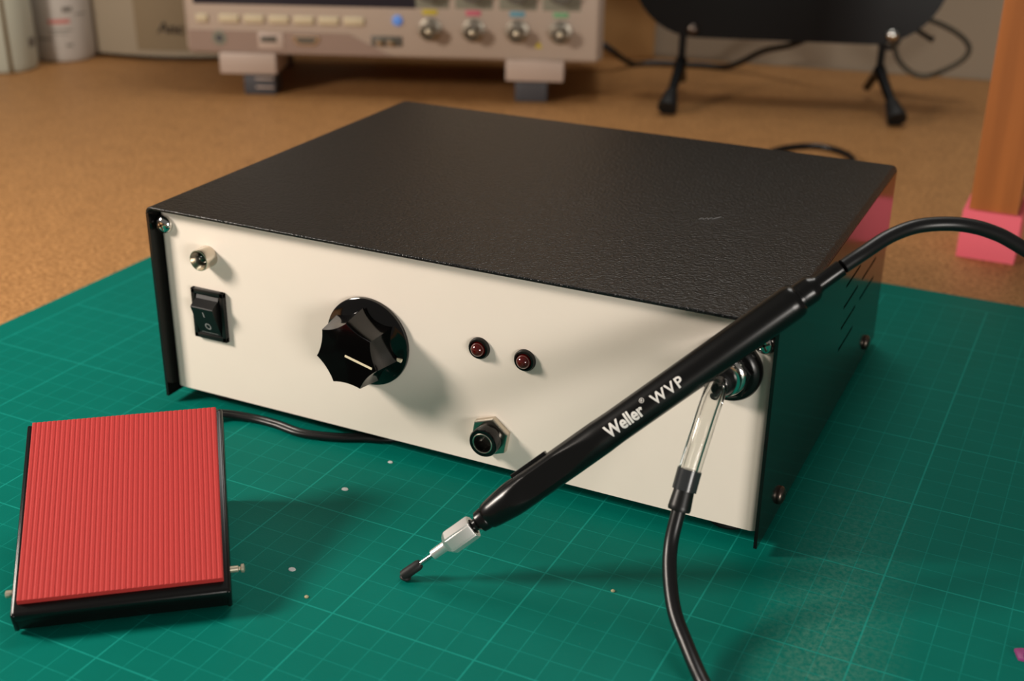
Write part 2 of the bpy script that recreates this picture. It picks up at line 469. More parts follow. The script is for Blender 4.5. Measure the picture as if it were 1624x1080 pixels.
# power LED in a conical chrome bezel
mb = MB(); mb.X = fp(2.48, 6.72)
mb.lathe([(0.43, 0), (0.43, 0.57), (0.41, 0.62), (0.385, 0.62), (0.22, 0.2), (0.2, 0.16)], 40)
bz = mb.build('led_bezel', M['nickel'], boxo); tag(bz, 'bright metal bezel with a dark green lamp')
mb = MB(); mb.X = fp(2.48, 6.72); mb.lathe([(0.19, 0.16), (0.19, 0.3), (0.16, 0.38), (0.09, 0.43), (0, 0.45)], 24)
mb.build('led', M['led_green'], bz)
# rocker switch
mb = MB(); mb.X = fp(2.36, 4.25)
w2, h2 = 0.79, 1.06
for a, b in (((-w2, -h2), (-w2 + 0.2, h2)), ((w2 - 0.2, -h2), (w2, h2)), ((-w2, h2 - 0.22), (w2, h2)), ((-w2, -h2), (w2, -h2 + 0.22))):
    mb.box((a[0], a[1], 0), (b[0], b[1], 0.2), 0.03)
sw = mb.build('switch_frame', M['black_plastic'], boxo); tag(sw, 'black rocker switch')
mb = MB(); mb.X = frame((2.36, PY, 4.25), (0, 0, 1), (0, -1, 0), (1, 0, 0))   # local x up, y out, extrude along right
mb.prism([(-0.86, 0), (0.84, 0), (0.84, 0.14), (0.68, 0.22), (0.47, 0.58), (0.43, 0.6), (-0.84, 0.16)], -0.53, 0.53)
rk = mb.build('rocker', M['black_plastic'], sw, smooth=20)
# printed marks on the sloping lower face of the rocker
p0, p1 = V((0.43, 0.60)), V((-0.84, 0.16))
def rk_pt(u, t, off=0.006):   # u right, t 0..1 down the lower face
    q = p0 + (p1 - p0) * t
    return V((2.36 + u, PY - q.y - off, 4.25 + q.x))
mb = MB()
ring = [[], []]
for k in range(28):
    a = 2 * PI * k / 28
    for j, rr in enumerate((0.105, 0.16)): ring[j].append(mb.bm.verts.new(rk_pt(rr * math.cos(a) * 0.9 + 0.02, 0.68 + rr * math.sin(a) / 1.34)))
for k in range(28): mb.face([ring[0][k], ring[0][(k + 1) % 28], ring[1][(k + 1) % 28], ring[1][k]])
mb.face([mb.bm.verts.new(rk_pt(u, t)) for u, t in ((-0.4, 0.925), (0.4, 0.925), (0.4, 0.94), (-0.4, 0.94))])
q0, q1 = p0, p1
def rk_up(u, t): q = q0 + (q1 - q0) * t; return V((2.36 + u, PY - q.y - 0.006, 4.25 + q.x + 0.004))
mb.face([mb.bm.verts.new(rk_up(u, t)) for u, t in ((-0.02, 0.14), (0.03, 0.14), (0.03, 0.33), (-0.02, 0.33))])
mb.build('printed_mark', M['grey_ink'], rk, smooth=0)
# big fluted knob
KX, KZ = 9.72, 4.62
mb = MB(); mb.X = fp(KX, KZ)
mb.lathe([(1.74, 0.04), (1.75, 0.1), (1.74, 0.18), (1.69, 0.22), (1.55, 0.235), (1.2, 0.42), (1.1, 0.46), (0, 0.46)], 72)
kn = mb.build('knob_skirt', M['black_gloss'], boxo); tag(kn, 'black skirted control knob with seven flutes')
def flute(nv, r, dip, a0, n=9):
    pts = []
    for k in range(nv):
        A, B = math.radians(a0 + 360 / nv * k), math.radians(a0 + 360 / nv * (k + 1))
        pa, pb = V((math.cos(A), math.sin(A))) * r, V((math.cos(B), math.sin(B))) * r
        mid = (pa + pb) / 2; inw = -mid.normalized()
        for j in range(n):
            t = j / n; pts.append(tuple(pa + (pb - pa) * t + inw * dip * 4 * t * (1 - t)))
    return pts
mb = MB(); mb.X = fp(KX, KZ)
N = 63
rings = []
for z, s, dip in ((0.4, 1.12, 0.12), (0.7, 1.09, 0.12), (1.1, 1.045, 0.1), (1.56, 1.0, 0.08)):
    rings.append([mb.v((x, y, z)) for x, y in flute(7, 1.32 * s, dip, -15)])
rings.append([mb.v((x * 0.985, y * 0.985, 1.595)) for x, y in flute(7, 1.32, 0.08, -15)])
for A, B in zip(rings[:-1], rings[1:]):
    for k in range(N): mb.face([A[k], A[(k + 1) % N], B[(k + 1) % N], B[k]])
mb.face(rings[-1])
kg = mb.build('knob_grip', M['black_gloss'], kn, smooth=28)
mb = MB(); mb.X = fp(KX, KZ) @ Matrix.Rotation(math.radians(-14), 4, 'Z')
mb.box((-0.05, -0.045, 1.58), (1.12, 0.045, 1.612), 0.01)
mb.build('pointer_line', M['ivory_ink'], kn, smooth=0)
mb = MB(); mb.X = fp(KX, KZ) @ Matrix.Rotation(math.radians(-15), 4, 'Z'); mb.box((1.4, -0.06, 0.2), (1.6, 0.06, 0.335), 0.015)
mb.build('skirt_mark', M['ivory_ink'], kn, smooth=0)
# two red indicator lamps
for x, z in ((14.36, 5.29), (16.16, 5.2)):
    mb = MB(); mb.X = fp(x, z); mb.lathe([(0.41, 0), (0.41, 0.09), (0.37, 0.16), (0.31, 0.17), (0.285, 0.13), (0.28, 0.06)], 36)
    b = mb.build('lamp_bezel', M['black_satin'], boxo)
    mb = MB(); mb.X = fp(x, z); mb.lathe([(0.275, 0.05), (0.27, 0.17), (0.235, 0.27), (0.16, 0.35), (0.08, 0.385), (0, 0.39)], 28)
    mb.build('red_lens', M['led_red'], b)
# jack socket with hex nut
mb = MB(); mb.X = fp(14.86, 1.9)
hexa = [(0.8 * math.cos(math.radians(60 * k + 20)), 0.8 * math.sin(math.radians(60 * k + 20))) for k in range(6)]
mb.prism(hexa, 0, 0.26, 0.05); jn = mb.build('jack_nut', M['nickel'], boxo, smooth=20); tag(jn, 'hexagonal nut of the jack socket')
mb = MB(); mb.X = fp(14.86, 1.9)
mb.lathe([(0.56, 0.2), (0.56, 0.72), (0.52, 0.78), (0.4, 0.78), (0.34, 0.74), (0.32, 0.1)], 40)
js = mb.build('jack_socket', M['black_gloss'], jn)
mb = MB(); mb.X = fp(14.86, 1.9); mb.lathe([(0.40, 0.785), (0.375, 0.80), (0.35, 0.79), (0.34, 0.7)], 40, False, False); mb.build('contact_ring', M['nickel'], jn)
# vacuum port
PXX, PZ = 23.5, 6.5
mb = MB(); mb.X = fp(PXX, PZ)
mb.lathe([(1.08, 0), (1.08, 0.22), (1.03, 0.3), (0.9, 0.34), (0.85, 0.4)], 48)
pf = mb.build('port_flange', M['black_satin'], boxo); tag(pf, 'black round vacuum port')
mb = MB(); mb.X = fp(PXX, PZ)
hx = [(0.88 * math.cos(math.radians(60 * k + 12)), 0.88 * math.sin(math.radians(60 * k + 12))) for k in range(6)]
mb.prism(hx, 0.3, 0.62, 0.06); mb.build('port_nut', M['black_satin'], pf, smooth=20)
mb = MB(); mb.X = fp(PXX, PZ); mb.lathe([(0.70, 0.55), (0.72, 0.66), (0.68, 0.74), (0.6, 0.78), (0.62, 0.88), (0.6, 0.98), (0.5, 1.0)], 40); mb.build('port_ring', M['chrome'], pf)
mb = MB(); mb.X = fp(PXX, PZ); mb.lathe([(0.5, 0.95), (0.5, 1.15), (0.42, 1.3), (0.3, 1.34), (0.3, 1.6)], 32); mb.build('port_nozzle', M['black_plastic'], pf)
# scratches on the lid
mb = MB()
zt = H + 0.004
pt = [(19.62, 8.55), (19.7, 8.75), (19.78, 8.62), (19.86, 8.85), (19.93, 8.7), (20.02, 8.95), (20.06, 8.78), (20.3, 9.2)]
mb.tube([(x, y, zt) for x, y in pt], 0.012, 6)
mb.build('scratch', M['grey_ink'], boxo)

# ------------------------------------------------------------------ foot pedal
yaw, pit = 0.666, 0.366
pw, pl = 6.08, 7.13
ux = V((math.cos(yaw), math.sin(yaw), 0)); uh = V((-math.sin(yaw), math.cos(yaw), 0))
uy = uh * math.cos(pit) + V((0, 0, math.sin(pit))); uz = ux.cross(uy)
F0 = V((6.25, -14.11, 1.2))
pedo = thing('foot_pedal', 'black foot pedal with a red ribbed tread, in the left foreground', 'foot pedal', (F0 + ux * pw / 2 + uh * 3.2) * 1.0)
po = F0 + ux * pw / 2 + uh * 3.2; pedo.location = V((po.x, po.y, 0)) * CM; pedo['_o'] = (po.x, po.y, 0)
TF = frame(F0, ux, uy, uz)
# ribbed pad
mb = MB(); mb.X = frame(F0, ux, uz, uy)       # local x across, y up, extrude along the tread
nr = 38; top = []
for k in range(nr):
    x = pw * k / nr; s = pw / nr
    top += [(x + s * 0.06, -0.014), (x + s * 0.25, 0.0), (x + s * 0.72, 0.0), (x + s * 0.91, -0.014)]
mb.prism([(0, -0.24)] + [(0, -0.04)] + top + [(pw, -0.04), (pw, -0.24)], 0, pl)
mb.build('tread_pad', M['red_rubber'], pedo, smooth=0)
# folded steel treadle
ov_l, ov_r, ov_f, ov_b, fl = 0.2, 0.2, 0.4, 0.1, 0.86
mb = MB(); mb.X = TF
mb.box((-ov_l, -ov_f, -0.6), (pw + ov_r, pl + ov_b, -0.2), 0.13, 4)
mb.box((-ov_l + 0.02, -ov_f + 0.02, -0.2 - fl), (pw + ov_r - 0.02, -ov_f + 0.3, -0.32), 0.12, 4)
mb.box((-ov_l, -ov_f, -0.2 - fl), (-ov_l + 0.16, pl + ov_b, -0.22), 0.06)
mb.box((pw + ov_r - 0.16, -ov_f, -0.2 - fl), (pw + ov_r, pl + ov_b, -0.22), 0.06)
mb.build('treadle', M['black_satin'], pedo, smooth=60)
# base wedge with side walls inside the treadle
mb = MB(); mb.X = frame((F0.x, F0.y, 0), uh, (0, 0, 1), ux)     # local x back, y up, extrude across
prof = [(0.25, 0.03), (6.55, 0.03), (6.55, 2.4), (0.25, 0.3)]
mb.prism(prof, 0.12, pw + 0.02); mb.build('pedal_base', M['black_plastic'], pedo, smooth=0)
# hinge pin through both side walls
for side, (s0, s1) in (('r', (pw + ov_r - 0.05, pw + ov_r + 0.42)), ('l', (-ov_l - 0.22, -ov_l + 0.05))):
    mb = MB(); mb.X = zframe(F0 + uy * 0.62 + uz * -0.5 + ux * s0, ux)
    L = s1 - s0
    if side == 'r': mb.lathe([(0.1, 0), (0.1, L * 0.62), (0.06, L * 0.68), (0.06, L * 0.76), (0.13, L * 0.82), (0.14, L), (0.08, L + 0.03)], 20)
    else: mb.lathe([(0.06, -0.03), (0.12, 0), (0.12, 0.1), (0.1, L)], 20)
    mb.build('hinge_pin', M['brass'], pedo)
# two-core lead running under the box
for off in (0, 1):
    pts = [(2.0, -1.9 , 0.55), (2.86, -0.35, 0.3), (4.12, 0.16, 0.17), (5.31, 0.2, 0.16), (6.63, 0.05, 0.16), (7.94, 0.35, 0.16), (9.04, 0.85, 0.16), (10.3, 1.5, 0.16), (13, 4.5, 0.16), (15, 9, 0.16)]
    pts = [(4.6, -6.4, 0.9)] + [(5.0, -4.6, 0.75), (4.1, -2.6, 0.5)] * 0 + pts[1:] if False else pts
    P = catmull(pts, 8); Q = []
    for i, q in enumerate(P):
        t = (P[min(i + 1, len(P) - 1)] - P[max(i - 1, 0)]).normalized(); nrm = V((-t.y, t.x, 0)).normalized()
        Q.append(q + nrm * (0.105 if off else -0.105))
    # joins the back of the pedal
    Q = catmull([(4.2 + 0.1 * off, -8.0, 0.9), (2.6 + 0.1 * off, -6.0, 0.9), (1.6, -3.6 + 0.15 * off, 0.75)], 6) + Q[4:]
    mb = MB(); mb.tube(Q, 0.115, 12); mb.build('pedal_lead', M['cable'], pedo)

# ------------------------------------------------------------------ pick-up pen
T0 = V((15.12, -6.49, 0.12)); PU = V((0.67386, 0.41852, 0.60890)).normalized()
cam_c = V((33.007, -35.62, 23.994))
def pfr(s): 
    o = T0 + PU * s; tocam = (cam_c - (T0 + PU * 9.5)); z = PU
    y = tocam - z * tocam.dot(z); y.normalize(); x = y.cross(z)
    return frame(o, x, y, z)         # local z along pen, y to the viewer, x = 'below' or 'above'
pen = thing('pickup_pen', 'black pen shaped vacuum pick-up tool with white lettering, leaning on the box corner', 'vacuum pen', (T0.x, T0.y, 0))
def plathe(name, prof, mat, n=36, parent=None, rfun=None, smooth=40):
    mb = MB(); mb.X = pfr(0); mb.lathe([(r, s) for s, r in prof], n, rfun=rfun); return mb.build(name, mat, parent or pen, smooth=smooth)
# bent suction pad on the needle
mb = MB(); mb.X = pfr(0); mb.lathe([(0.165, 0.04), (0.18, 0.14), (0.175, 0.68), (0.14, 0.76)], 24)
sp_ = mb.build('suction_tip', M['rubber'], pen)
mb = MB(); dn = (V((0, 0, -1)) * 0.75 + PU * -0.25).normalized(); mb.X = zframe(T0 + PU * 0.18 + V((0, 0, 0.03)), dn)
mb.lathe([(0.1, -0.1), (0.11, 0.06), (0.19, 0.17), (0.185, 0.21), (0.1, 0.18)], 24); mb.build('suction_cup', M['rubber'], sp_)
plathe('needle', [(0.6, 0.075), (1.32, 0.075)], M['chrome'])
plathe('needle_collar', [(1.26, 0.12), (1.28, 0.165), (1.8, 0.175), (1.86, 0.19)], M['alu'])
mb = MB(); mb.X = pfr(0)
hexn = [(0.43 * math.cos(math.radians(60 * k + 10)), 0.43 * math.sin(math.radians(60 * k + 10))) for k in range(6)]
def ring(r, z): return [(r * math.cos(math.radians(60 * k + 10)), r * math.sin(math.radians(60 * k + 10))) for k in range(6)]
R_ = [[mb.v((x, y, z)) for x, y in ring(r, z)] for r, z in ((0.2, 1.80), (0.30, 1.85), (0.425, 2.0), (0.43, 2.05), (0.43, 2.88), (0.415, 2.93), (0.3, 2.93), (0.3, 2.6))]
for A, B in zip(R_[:-1], R_[1:]):
    for k in range(6): mb.face([A[k], A[(k + 1) % 6], B[(k + 1) % 6], B[k]])
mb.face(R_[0][::-1]); mb.face(R_[-1])
bmesh.ops.bevel(mb.bm, geom=[e for e in mb.bm.edges if abs((e.verts[0].co - e.verts[1].co).normalized().dot(PU)) > 0.8], offset=0.05, segments=2, affect='EDGES')
mb.build('hex_chuck', M['alu'], pen, smooth=25)
plathe('pen_neck', [(2.6, 0.2), (3.08, 0.2), (3.12, 0.25), (3.2, 0.36), (3.42, 0.38), (3.5, 0.36), (3.56, 0.3)], M['black_satin'])
def facet(x, y, z):
    if 4.2 < z < 8.2:
        k = min(1, (z - 4.2) / 0.9, (8.2 - z) / 1.6); lim = 0.6 - 0.16 * k
        if y > lim: y = lim + (y - lim) * 0.08
    return x, y
prof = [(3.46, 0.2), (3.48, 0.40), (3.55, 0.44), (3.75, 0.475), (4.1, 0.52), (4.43, 0.555)] + [(4.6 + 0.2 * k, 0.565) for k in range(18)] + [(8.2, 0.555), (8.6, 0.545), (12.5, 0.55), (15.1, 0.56), (15.3, 0.545), (15.42, 0.50), (15.48, 0.43), (15.6, 0.42)]
plathe('pen_body', prof, M['black_satin'], 64, rfun=facet, smooth=30)
plathe('end_cap', [(15.5, 0.36), (15.58, 0.43), (15.9, 0.43), (16.0, 0.40), (16.12, 0.30), (16.2, 0.27), (17.0, 0.26), (17.04, 0.2)], M['black_satin'])
# finger vent plate on the upper edge
mb = MB(); fr = pfr(0); sgn = 1 if (fr @ V((1, 0, 0)) - fr @ V((0, 0, 0))).z > 0 else -1
mb.X = fr; mb.box((sgn * 0.50, -0.2, 4.9), (sgn * 0.66, 0.12, 6.26), 0.03); mb.build('vent_button', M['black_satin'], pen)
# lettering wrapped round the barrel
def wrap_text(s, s0, s1, ht, dphi, bold, name, space=1.0):
    bm = text_mesh(s, s1 - s0, ht, bold, 5, space)
    fr = pfr(0); rr = 0.558
    # reading direction along +PU; up of letters is towards +-x of frame (the higher side)
    for v in bm.verts:
        a = (v.co.y - ht / 2) / rr + dphi; z = s0 + v.co.x
        v.co = fr @ V((sgn * rr * math.sin(a), rr * math.cos(a), z))
    mb = MB(); mb.bm.free(); mb.bm = bm
    return mb.build(name, M['white_ink'], pen, smooth=0)
wrap_text('Weller', 8.28, 9.66, 0.44, -0.03, 0.03, 'lettering')
wrap_text('\u00ae', 9.70, 9.86, 0.17, 0.36, 0.0, 'lettering')
wrap_text('WVP', 10.03, 11.17, 0.36, 0.0, 0.02, 'lettering', 1.22)
# air hose: leaves the pen, loops round beside the frame and ends at the connector below the port
HP = [(23.62, -1.75, 6.4), (23.52, -2.4, 5.5), (23.44, -2.86, 4.7), (23.39, -3.2, 4.04), (23.35, -3.58, 3.33), (23.35, -4.1, 2.48), (23.59, -4.8, 1.83), (24.1, -5.7, 1.2), (24.8, -6.5, 0.73), (25.5, -7.3, 0.42), (26.2, -8.1, 0.30)]
PE = T0 + PU * 17.06
PC = [PE, (27.05, 1.15, 10.83), (27.6, 1.9, 11.2), (28.2, 2.55, 11.42), (28.85, 3.0, 11.5), (29.6, 3.3, 11.5), (30.4, 3.4, 11.38), (31.3, 3.4, 11.05)]
hose = thing('air_hose', 'black air hose arching from the pen and back to the port on the box front', 'hose', (23.5, -1.8, 0))
clear = catmull([(PXX, PY - 1.36, PZ - 0.0), (23.56, -1.45, 6.42), (23.56, -1.98, 6.05)] + HP[1:5], 10)
mb = MB(); n = 20
cp = [q for q in clear]
# clear tube: outer and inner wall
def tubewall(path, ro, ri, n=24):
    mb = MB(); 
    a = MB(); a.tube(path, ro, n, caps=False); b = MB(); b.tube(path, ri, n, caps=False)
    return a, b
k0 = len(cp) - 17
cl = cp[:k0 + 1]
mo_ = MB(); mo_.tube(cl, 0.35, 28, caps=False)
vo = len(mo_.bm.verts)
mo_.tube(cl, 0.205, 28, caps=False)
mo_.bm.verts.ensure_lookup_table()
for st in (0, vo - 28):
    A = [mo_.bm.verts[st + k] for k in range(28)]; B = [mo_.bm.verts[st + vo + k] for k in range(28)]
    for k in range(28): mo_.face([A[k], A[(k + 1) % 28], B[(k + 1) % 28], B[k]])
ct = mo_.build('clear_tube', M['clear'], hose, smooth=60); tag(ct, 'short clear tube')
def seg(path, i0, i1): return [path[i] for i in range(i0, i1 + 1)]
lo = catmull(HP[3:6], 12)       # connector region
mb = MB(); mb.tube(seg(cp, k0 - 1, k0 + 8), 0.385, 24); mb.build('sleeve', M['smoke'], hose)
mb = MB(); mb.tube(seg(cp, k0 + 6, len(cp) - 1), lambda t: 0.31 + 0.06 * t - 0.03 * (t > 0.95), 24); mb.build('connector', M['black_plastic'], hose)
low = [cp[-1] + (cp[-3] - cp[-1]) * 0.5] + [V(p) for p in HP[5:]]
off = [(28.5, -11.0, 0.28), (33, -13.2, 0.28), (38, -12, 0.28), (41.5, -8, 0.6), (42, -3, 2.2), (40, 0.8, 5.0), (37, 2.6, 7.8), (34, 3.2, 9.8)]
full = catmull(low + [V(q) for q in off] + [V(q) for q in PC[::-1]], 10)
mb = MB(); mb.tube(full, 0.225, 20); mb.build('hose', M['cable'], hose)

# ------------------------------------------------------------------ oscilloscope at the back
SO = V((-30.01, 47.14, TZ)); SX = V((0.9285, 0.3714, 0)); SY = V((-0.3714, 0.9285, 0)); SZ = V((0, 0, 1))
SF = frame(SO, SX, SY, SZ)
def zz(z): return z * 1.0125 + 0.0
sco = thing('oscilloscope', 'pale grey bench oscilloscope standing at the back of the workbench', 'oscilloscope', SO + SX * 11 + SY * 5)
mb = MB(); mb.X = SF; mb.box((-5.9, 0.35, 3.2), (27.9, 13.5, 18.8), 0.5, 3); mb.build('body', M['scope'], sco)
mb = MB(); mb.X = SF; mb.box((-5.6, 0.0, 3.25), (27.6, 0.6, 18.4), 0.35, 3); fpn = mb.build('front_panel', M['scope'], sco)
# lower recessed band with slanted end
mb = MB(); mb.X = frame(SO, SX, SZ, -SY); mb.prism([(-5.5, 3.45), (11.0, 3.4), (7.6, 5.1), (-5.5, 5.15)], -0.02, 0.06); mb.build('lower_band', M['scope_recess'], sco, smooth=0)
mb = MB(); mb.X = SF; mb.box((-4.9, -0.06, 7.2), (13.1, 0.2, 17.2), 0.08); mb.build('screen', M['screen'], sco)
for k in range(7):
    u0 = -4.75 + k * 2.02
    w = 1.0 if k == 0 else 1.55
    mb = MB(); mb.X = SF; mb.box((u0 + (0 if k == 0 else -0.15), -0.22, 5.75), (u0 + w, 0.1, 6.45), 0.16, 3); mb.build('soft_key', M['scope_key'], sco)
mb = MB(); mb.X = frame(SO + SX * 11.55 + SZ * 6.25, SX, SZ, -SY); mb.lathe([(0.42, -0.05), (0.4, 0.15), (0.3, 0.2)], 24); mb.build('blue_key', M['blue_led'], sco)
# sockets on the lower edge
mb = MB(); mb.X = SF; mb.box((0.2, -0.14, 3.75), (2.3, 0.1, 5.1), 0.06); us = mb.build('usb_socket', M['scope_tray'], sco)
mb = MB(); mb.X = SF; mb.box((0.45, -0.17, 4.3), (1.75, -0.02, 4.8), 0.03); mb.build('usb_slot', M['knob_grey'], us)
mb = MB(); mb.X = frame(SO + SX * 4.15 + SZ * 4.5, SX, SZ, -SY); mb.prism([(-1.1, 0.42), (1.1, 0.42), (1.1, 0.0), (0.7, -0.42), (-0.7, -0.42), (-1.1, 0)], -0.02, 0.16, 0.05); hs = mb.build('connector_shell', M['nickel'], sco, smooth=20)
mb = MB(); mb.X = frame(SO + SX * 4.15 + SZ * 4.5, SX, SZ, -SY); mb.prism([(-0.8, 0.25), (0.8, 0.25), (0.8, 0.0), (0.5, -0.22), (-0.5, -0.22), (-0.8, 0)], 0.1, 0.175); mb.build('connector_slot', M['knob_grey'], hs, smooth=0)
mb = MB(); mb.X = SF; mb.box((9.4, -0.12, 4.2), (11.9, 0.1, 5.0), 0.08); pc = mb.build('probe_terminal', M['knob_grey'], sco)
for u in (10.1, 11.0):
    mb = MB(); mb.X = frame(SO + SX * u + SZ * 4.55, SX, SZ, -SY); mb.lathe([(0.28, 0.08), (0.28, 0.3), (0.16, 0.32)], 20); mb.build('terminal_lug', M['nickel'], pc)
mb = MB(); mb.X = frame(SO + SX * -2.95 + SZ * 4.55, SX, SZ, -SY); mb.lathe([(0.62, 0.03), (0.6, 0.1), (0.36, 0.11), (0.34, 0.08)], 28); rd = mb.build('sensor_ring', M['scope_grey'], sco)
mb = MB(); mb.X = frame(SO + SX * -2.95 + SZ * 4.55, SX, SZ, -SY); mb.lathe([(0.3, 0.05), (0.26, 0.13)], 20); mb.build('sensor_eye', M['bluegrey'], rd)
# channel inputs
for i, (u, mk) in enumerate(((14.15, 'yellow'), (17.6, 'magenta'), (21.08, 'cyan'), (24.5, 'green'))):
    fb = frame(SO + SX * u + SZ * 5.6, SX, SZ, -SY)
    mb = MB(); mb.X = fb; mb.lathe([(0.95, -0.02), (0.93, 0.12), (0.8, 0.16), (0.62, 0.2), (0.62, 1.2), (0.56, 1.26), (0.46, 1.26), (0.46, 0.5)], 36); bn = mb.build('bnc_socket', M['bnc'], sco)
    mb = MB(); mb.X = fb; mb.lathe([(0.2, 0.4), (0.2, 1.1), (0.1, 1.15)], 16); mb.build('centre_pin', M['brass'], bn)
    mb = MB(); mb.X = fb; mb.box((-0.85, -0.13, 0.75), (0.85, 0.13, 1.0), 0.03); mb.build('bayonet_lug', M['bnc'], bn)
    mb = MB(); mb.X = SF; mb.box((u - 0.6, -0.05, 6.75), (u + 0.6, 0.1, 7.15), 0.03); mb.build('channel_mark', M[mk], sco)
    mb = MB(); mb.X = SF; mb.box((u - 1.45, -0.05, 7.25), (u + 1.55, 0.1, 13.5), 0.08); mb.build('channel_panel', M['scope_grey'], sco)
    mb = MB(); mb.X = frame(SO + SX * u + SZ * 8.75, SX, SZ, -SY); mb.lathe([(0.95, 0), (0.9, 0.9), (0.8, 1.05), (0, 1.07)], 32); mb.build('channel_knob', M['knob_grey'], sco)
mb = MB(); mb.X = frame(SO + SX * 22.8 + SZ * 4.6, SX, SZ, -SY); mb.prism([(-0.3, -0.25), (0.3, -0.25), (0, 0.3)], -0.02, 0.05); mb.build('warning_mark', M['yellow'], sco, smooth=0)
for u0, f0 in ((-3.05, -1.25), (20.2, 20.95)):
    mb = MB(); mb.X = SF; mb.box((u0, -0.35, 1.72), (u0 + 4.65, 4.0, 3.4), 0.12); tr = mb.build('foot_bracket', M['scope_tray'], sco)
    mb = MB(); mb.X = SF; mb.box((f0, 0.0, 0), (f0 + 2.6, 2.2, 1.8), 0.12); ft = mb.build('rubber_foot', M['bluegrey'], tr)
    if u0 < 0:
        for z in (0.55, 1.25):
            mb = MB(); mb.X = SF; mb.box((f0 + 1.0, -0.06, z), (f0 + 2.5, 0.05, z + 0.14), 0.03); mb.build('foot_rib', M['scope_tray'], ft)
    mb = MB(); mb.X = SF; mb.box((u0, 10.5, 0), (u0 + 3, 12.5, 3.4), 0.12); mb.build('rear_foot', M['bluegrey'], sco)

# ------------------------------------------------------------------ beige appliance behind the oscilloscope
AO = V((-47.2, 53.9, TZ)); AX = V((0.955, 0.297, 0)).normalized(); AY = V((-AX.y, AX.x, 0))
app = thing('desktop_appliance', 'beige desktop appliance with a bowed front, half hidden behind the oscilloscope', 'appliance', AO + AX * 5 + AY * 8)
def bow(x, bulge, w): return -bulge * (1 - (2 * x / w - 1) ** 2)
AWD = 12.2
def bowpoly(inset, bulge=0.9, back=13): 
    pts = [(-5.6 + inset + (AWD - 2 * inset) * k / 20, bow(k / 20 * AWD, bulge, AWD) + inset) for k in range(21)]
    return pts + [(-5.6 + AWD - inset, back), (-5.6 + inset, back)]
mb = MB(); mb.X = frame(AO, AX, AY, SZ); mb.prism(bowpoly(0), 0.45, 26, 0.3); mb.build('housing', M['beige'], app, smooth=30)
mb = MB(); mb.X = frame(AO, AX, AY, SZ); mb.prism(bowpoly(0.7), 0.0, 0.5); mb.build('plinth', M['black_plastic'], app, smooth=30)
mb = MB(); mb.X = frame(AO, AX, AY, SZ)
pts = [(-5.6 + AWD * k / 20, bow(k / 20 * AWD, 0.9, AWD) - 0.06) for k in range(8, 20)]
mb.prism(pts + [(p[0], p[1] + 0.3) for p in pts[::-1]], 0.95, 24); mb.build('door', M['beige_dark'], app, smooth=30)
bm = text_mesh('Anc', 2.4, 1.0, 0.01)
fr = frame(AO + AX * 1.35 - AY * 1.03 + SZ * 2.55, AX, SZ, -AY)
for v in bm.verts: v.co = fr @ V((v.co.x + 0.18 * v.co.y, v.co.y, 0.0))
mb = MB(); mb.bm.free(); mb.bm = bm; mb.build('lettering', M['dark_ink'], app, smooth=0)

# ------------------------------------------------------------------ canisters and carton at the far left
def canister(name, label, cx, cy, r, h, mat, marks):
    o = thing(name, label, 'canister', (cx, cy, TZ), 'canisters at the left edge')
    mb = MB(); mb.X = zframe((cx, cy, TZ), (0, 0, 1)); mb.lathe([(r * 0.86, 0), (r * 0.95, 0.12), (r, 0.7), (r, h - 1.5), (r * 0.9, h - 0.5), (r * 0.7, h)], 56); mb.build('body', mat, o)
    mb = MB(); mb.X = zframe((cx, cy, TZ), (0, 0, 1)); mb.lathe([(r * 0.74, h - 0.2), (r * 0.76, h + 0.1), (r * 0.76, h + 2), (r * 0.7, h + 2.2)], 40); mb.build('lid', M['canister'], o)
    a0 = math.atan2(-35.6 - cy, 33 - cx)
    for da, wa, z, hz, mk in marks:
        mb = MB(); rr = r + 0.02; n = 8
        lo_ = [mb.v((cx + rr * math.cos(a0 + da + wa * k / n), cy + rr * math.sin(a0 + da + wa * k / n), TZ + z)) for k in range(n + 1)]
        hi_ = [mb.v((cx + rr * math.cos(a0 + da + wa * k / n), cy + rr * math.sin(a0 + da + wa * k / n), TZ + z + hz)) for k in range(n + 1)]
        for k in range(n): mb.face([lo_[k], lo_[k + 1], hi_[k + 1], hi_[k]])
        mb.build('printed_band', M[mk], o)
    return o
canister('canister', 'white plastic canister with pink and grey print, near the top left corner', -54.35, 50.75, 2.72, 13, M['canister'],
         [(-0.45, 0.7, 3.5, 0.35, 'ink_pink'), (-0.45, 0.75, 2.85, 0.1, 'ink_grey'), (-0.9, 0.5, 2.05, 0.16, 'ink_grey'), (0.05, 0.3, 4.5, 0.4, 'ink_grey'), (0.05, 0.2, 1.45, 0.2, 'ink_grey'), (0.45, 0.4, 4.15, 0.1, 'ink_grey'), (-0.45, 0.6, 2.55, 0.06, 'ink_grey')])
canister('canister', 'pale mint canister with a brown stripe, cut by the left edge of the picture', -55.4, 44.8, 2.6, 13, M['canister_mint'],
         [(0.02, 0.12, 0.2, 11, 'ink_brown'), (0.85, 0.35, 2.0, 0.8, 'ink_grey')])
mb = MB(); mb.X = frame((-58.6, 62.5, TZ), AX, AY, SZ); mb.box((-4, 0, 0), (1.9, 4, 16), 0.1)
tag(mb.build('carton', M['dark_green'], origin=(-58.6, 62.5, TZ), smooth=0), 'dark green carton in the gap between canister and beige appliance', 'carton')

# ------------------------------------------------------------------ tan board
bd = V((4.8, 2.3, 0)).normalized(); bn_ = V((-bd.y, bd.x, 0))
mb = MB(); mb.X = frame((-6.3, 75.9, TZ), bd, bn_, V((0, 0, 1))); mb.box((-26, 0, 0), (0, 1.0, 32), 0.06)
tag(mb.build('wooden_board', M['board'], origin=(-6.3, 75.9, TZ), smooth=0), 'tan board standing upright behind the oscilloscope, left of the black appliance', 'board')

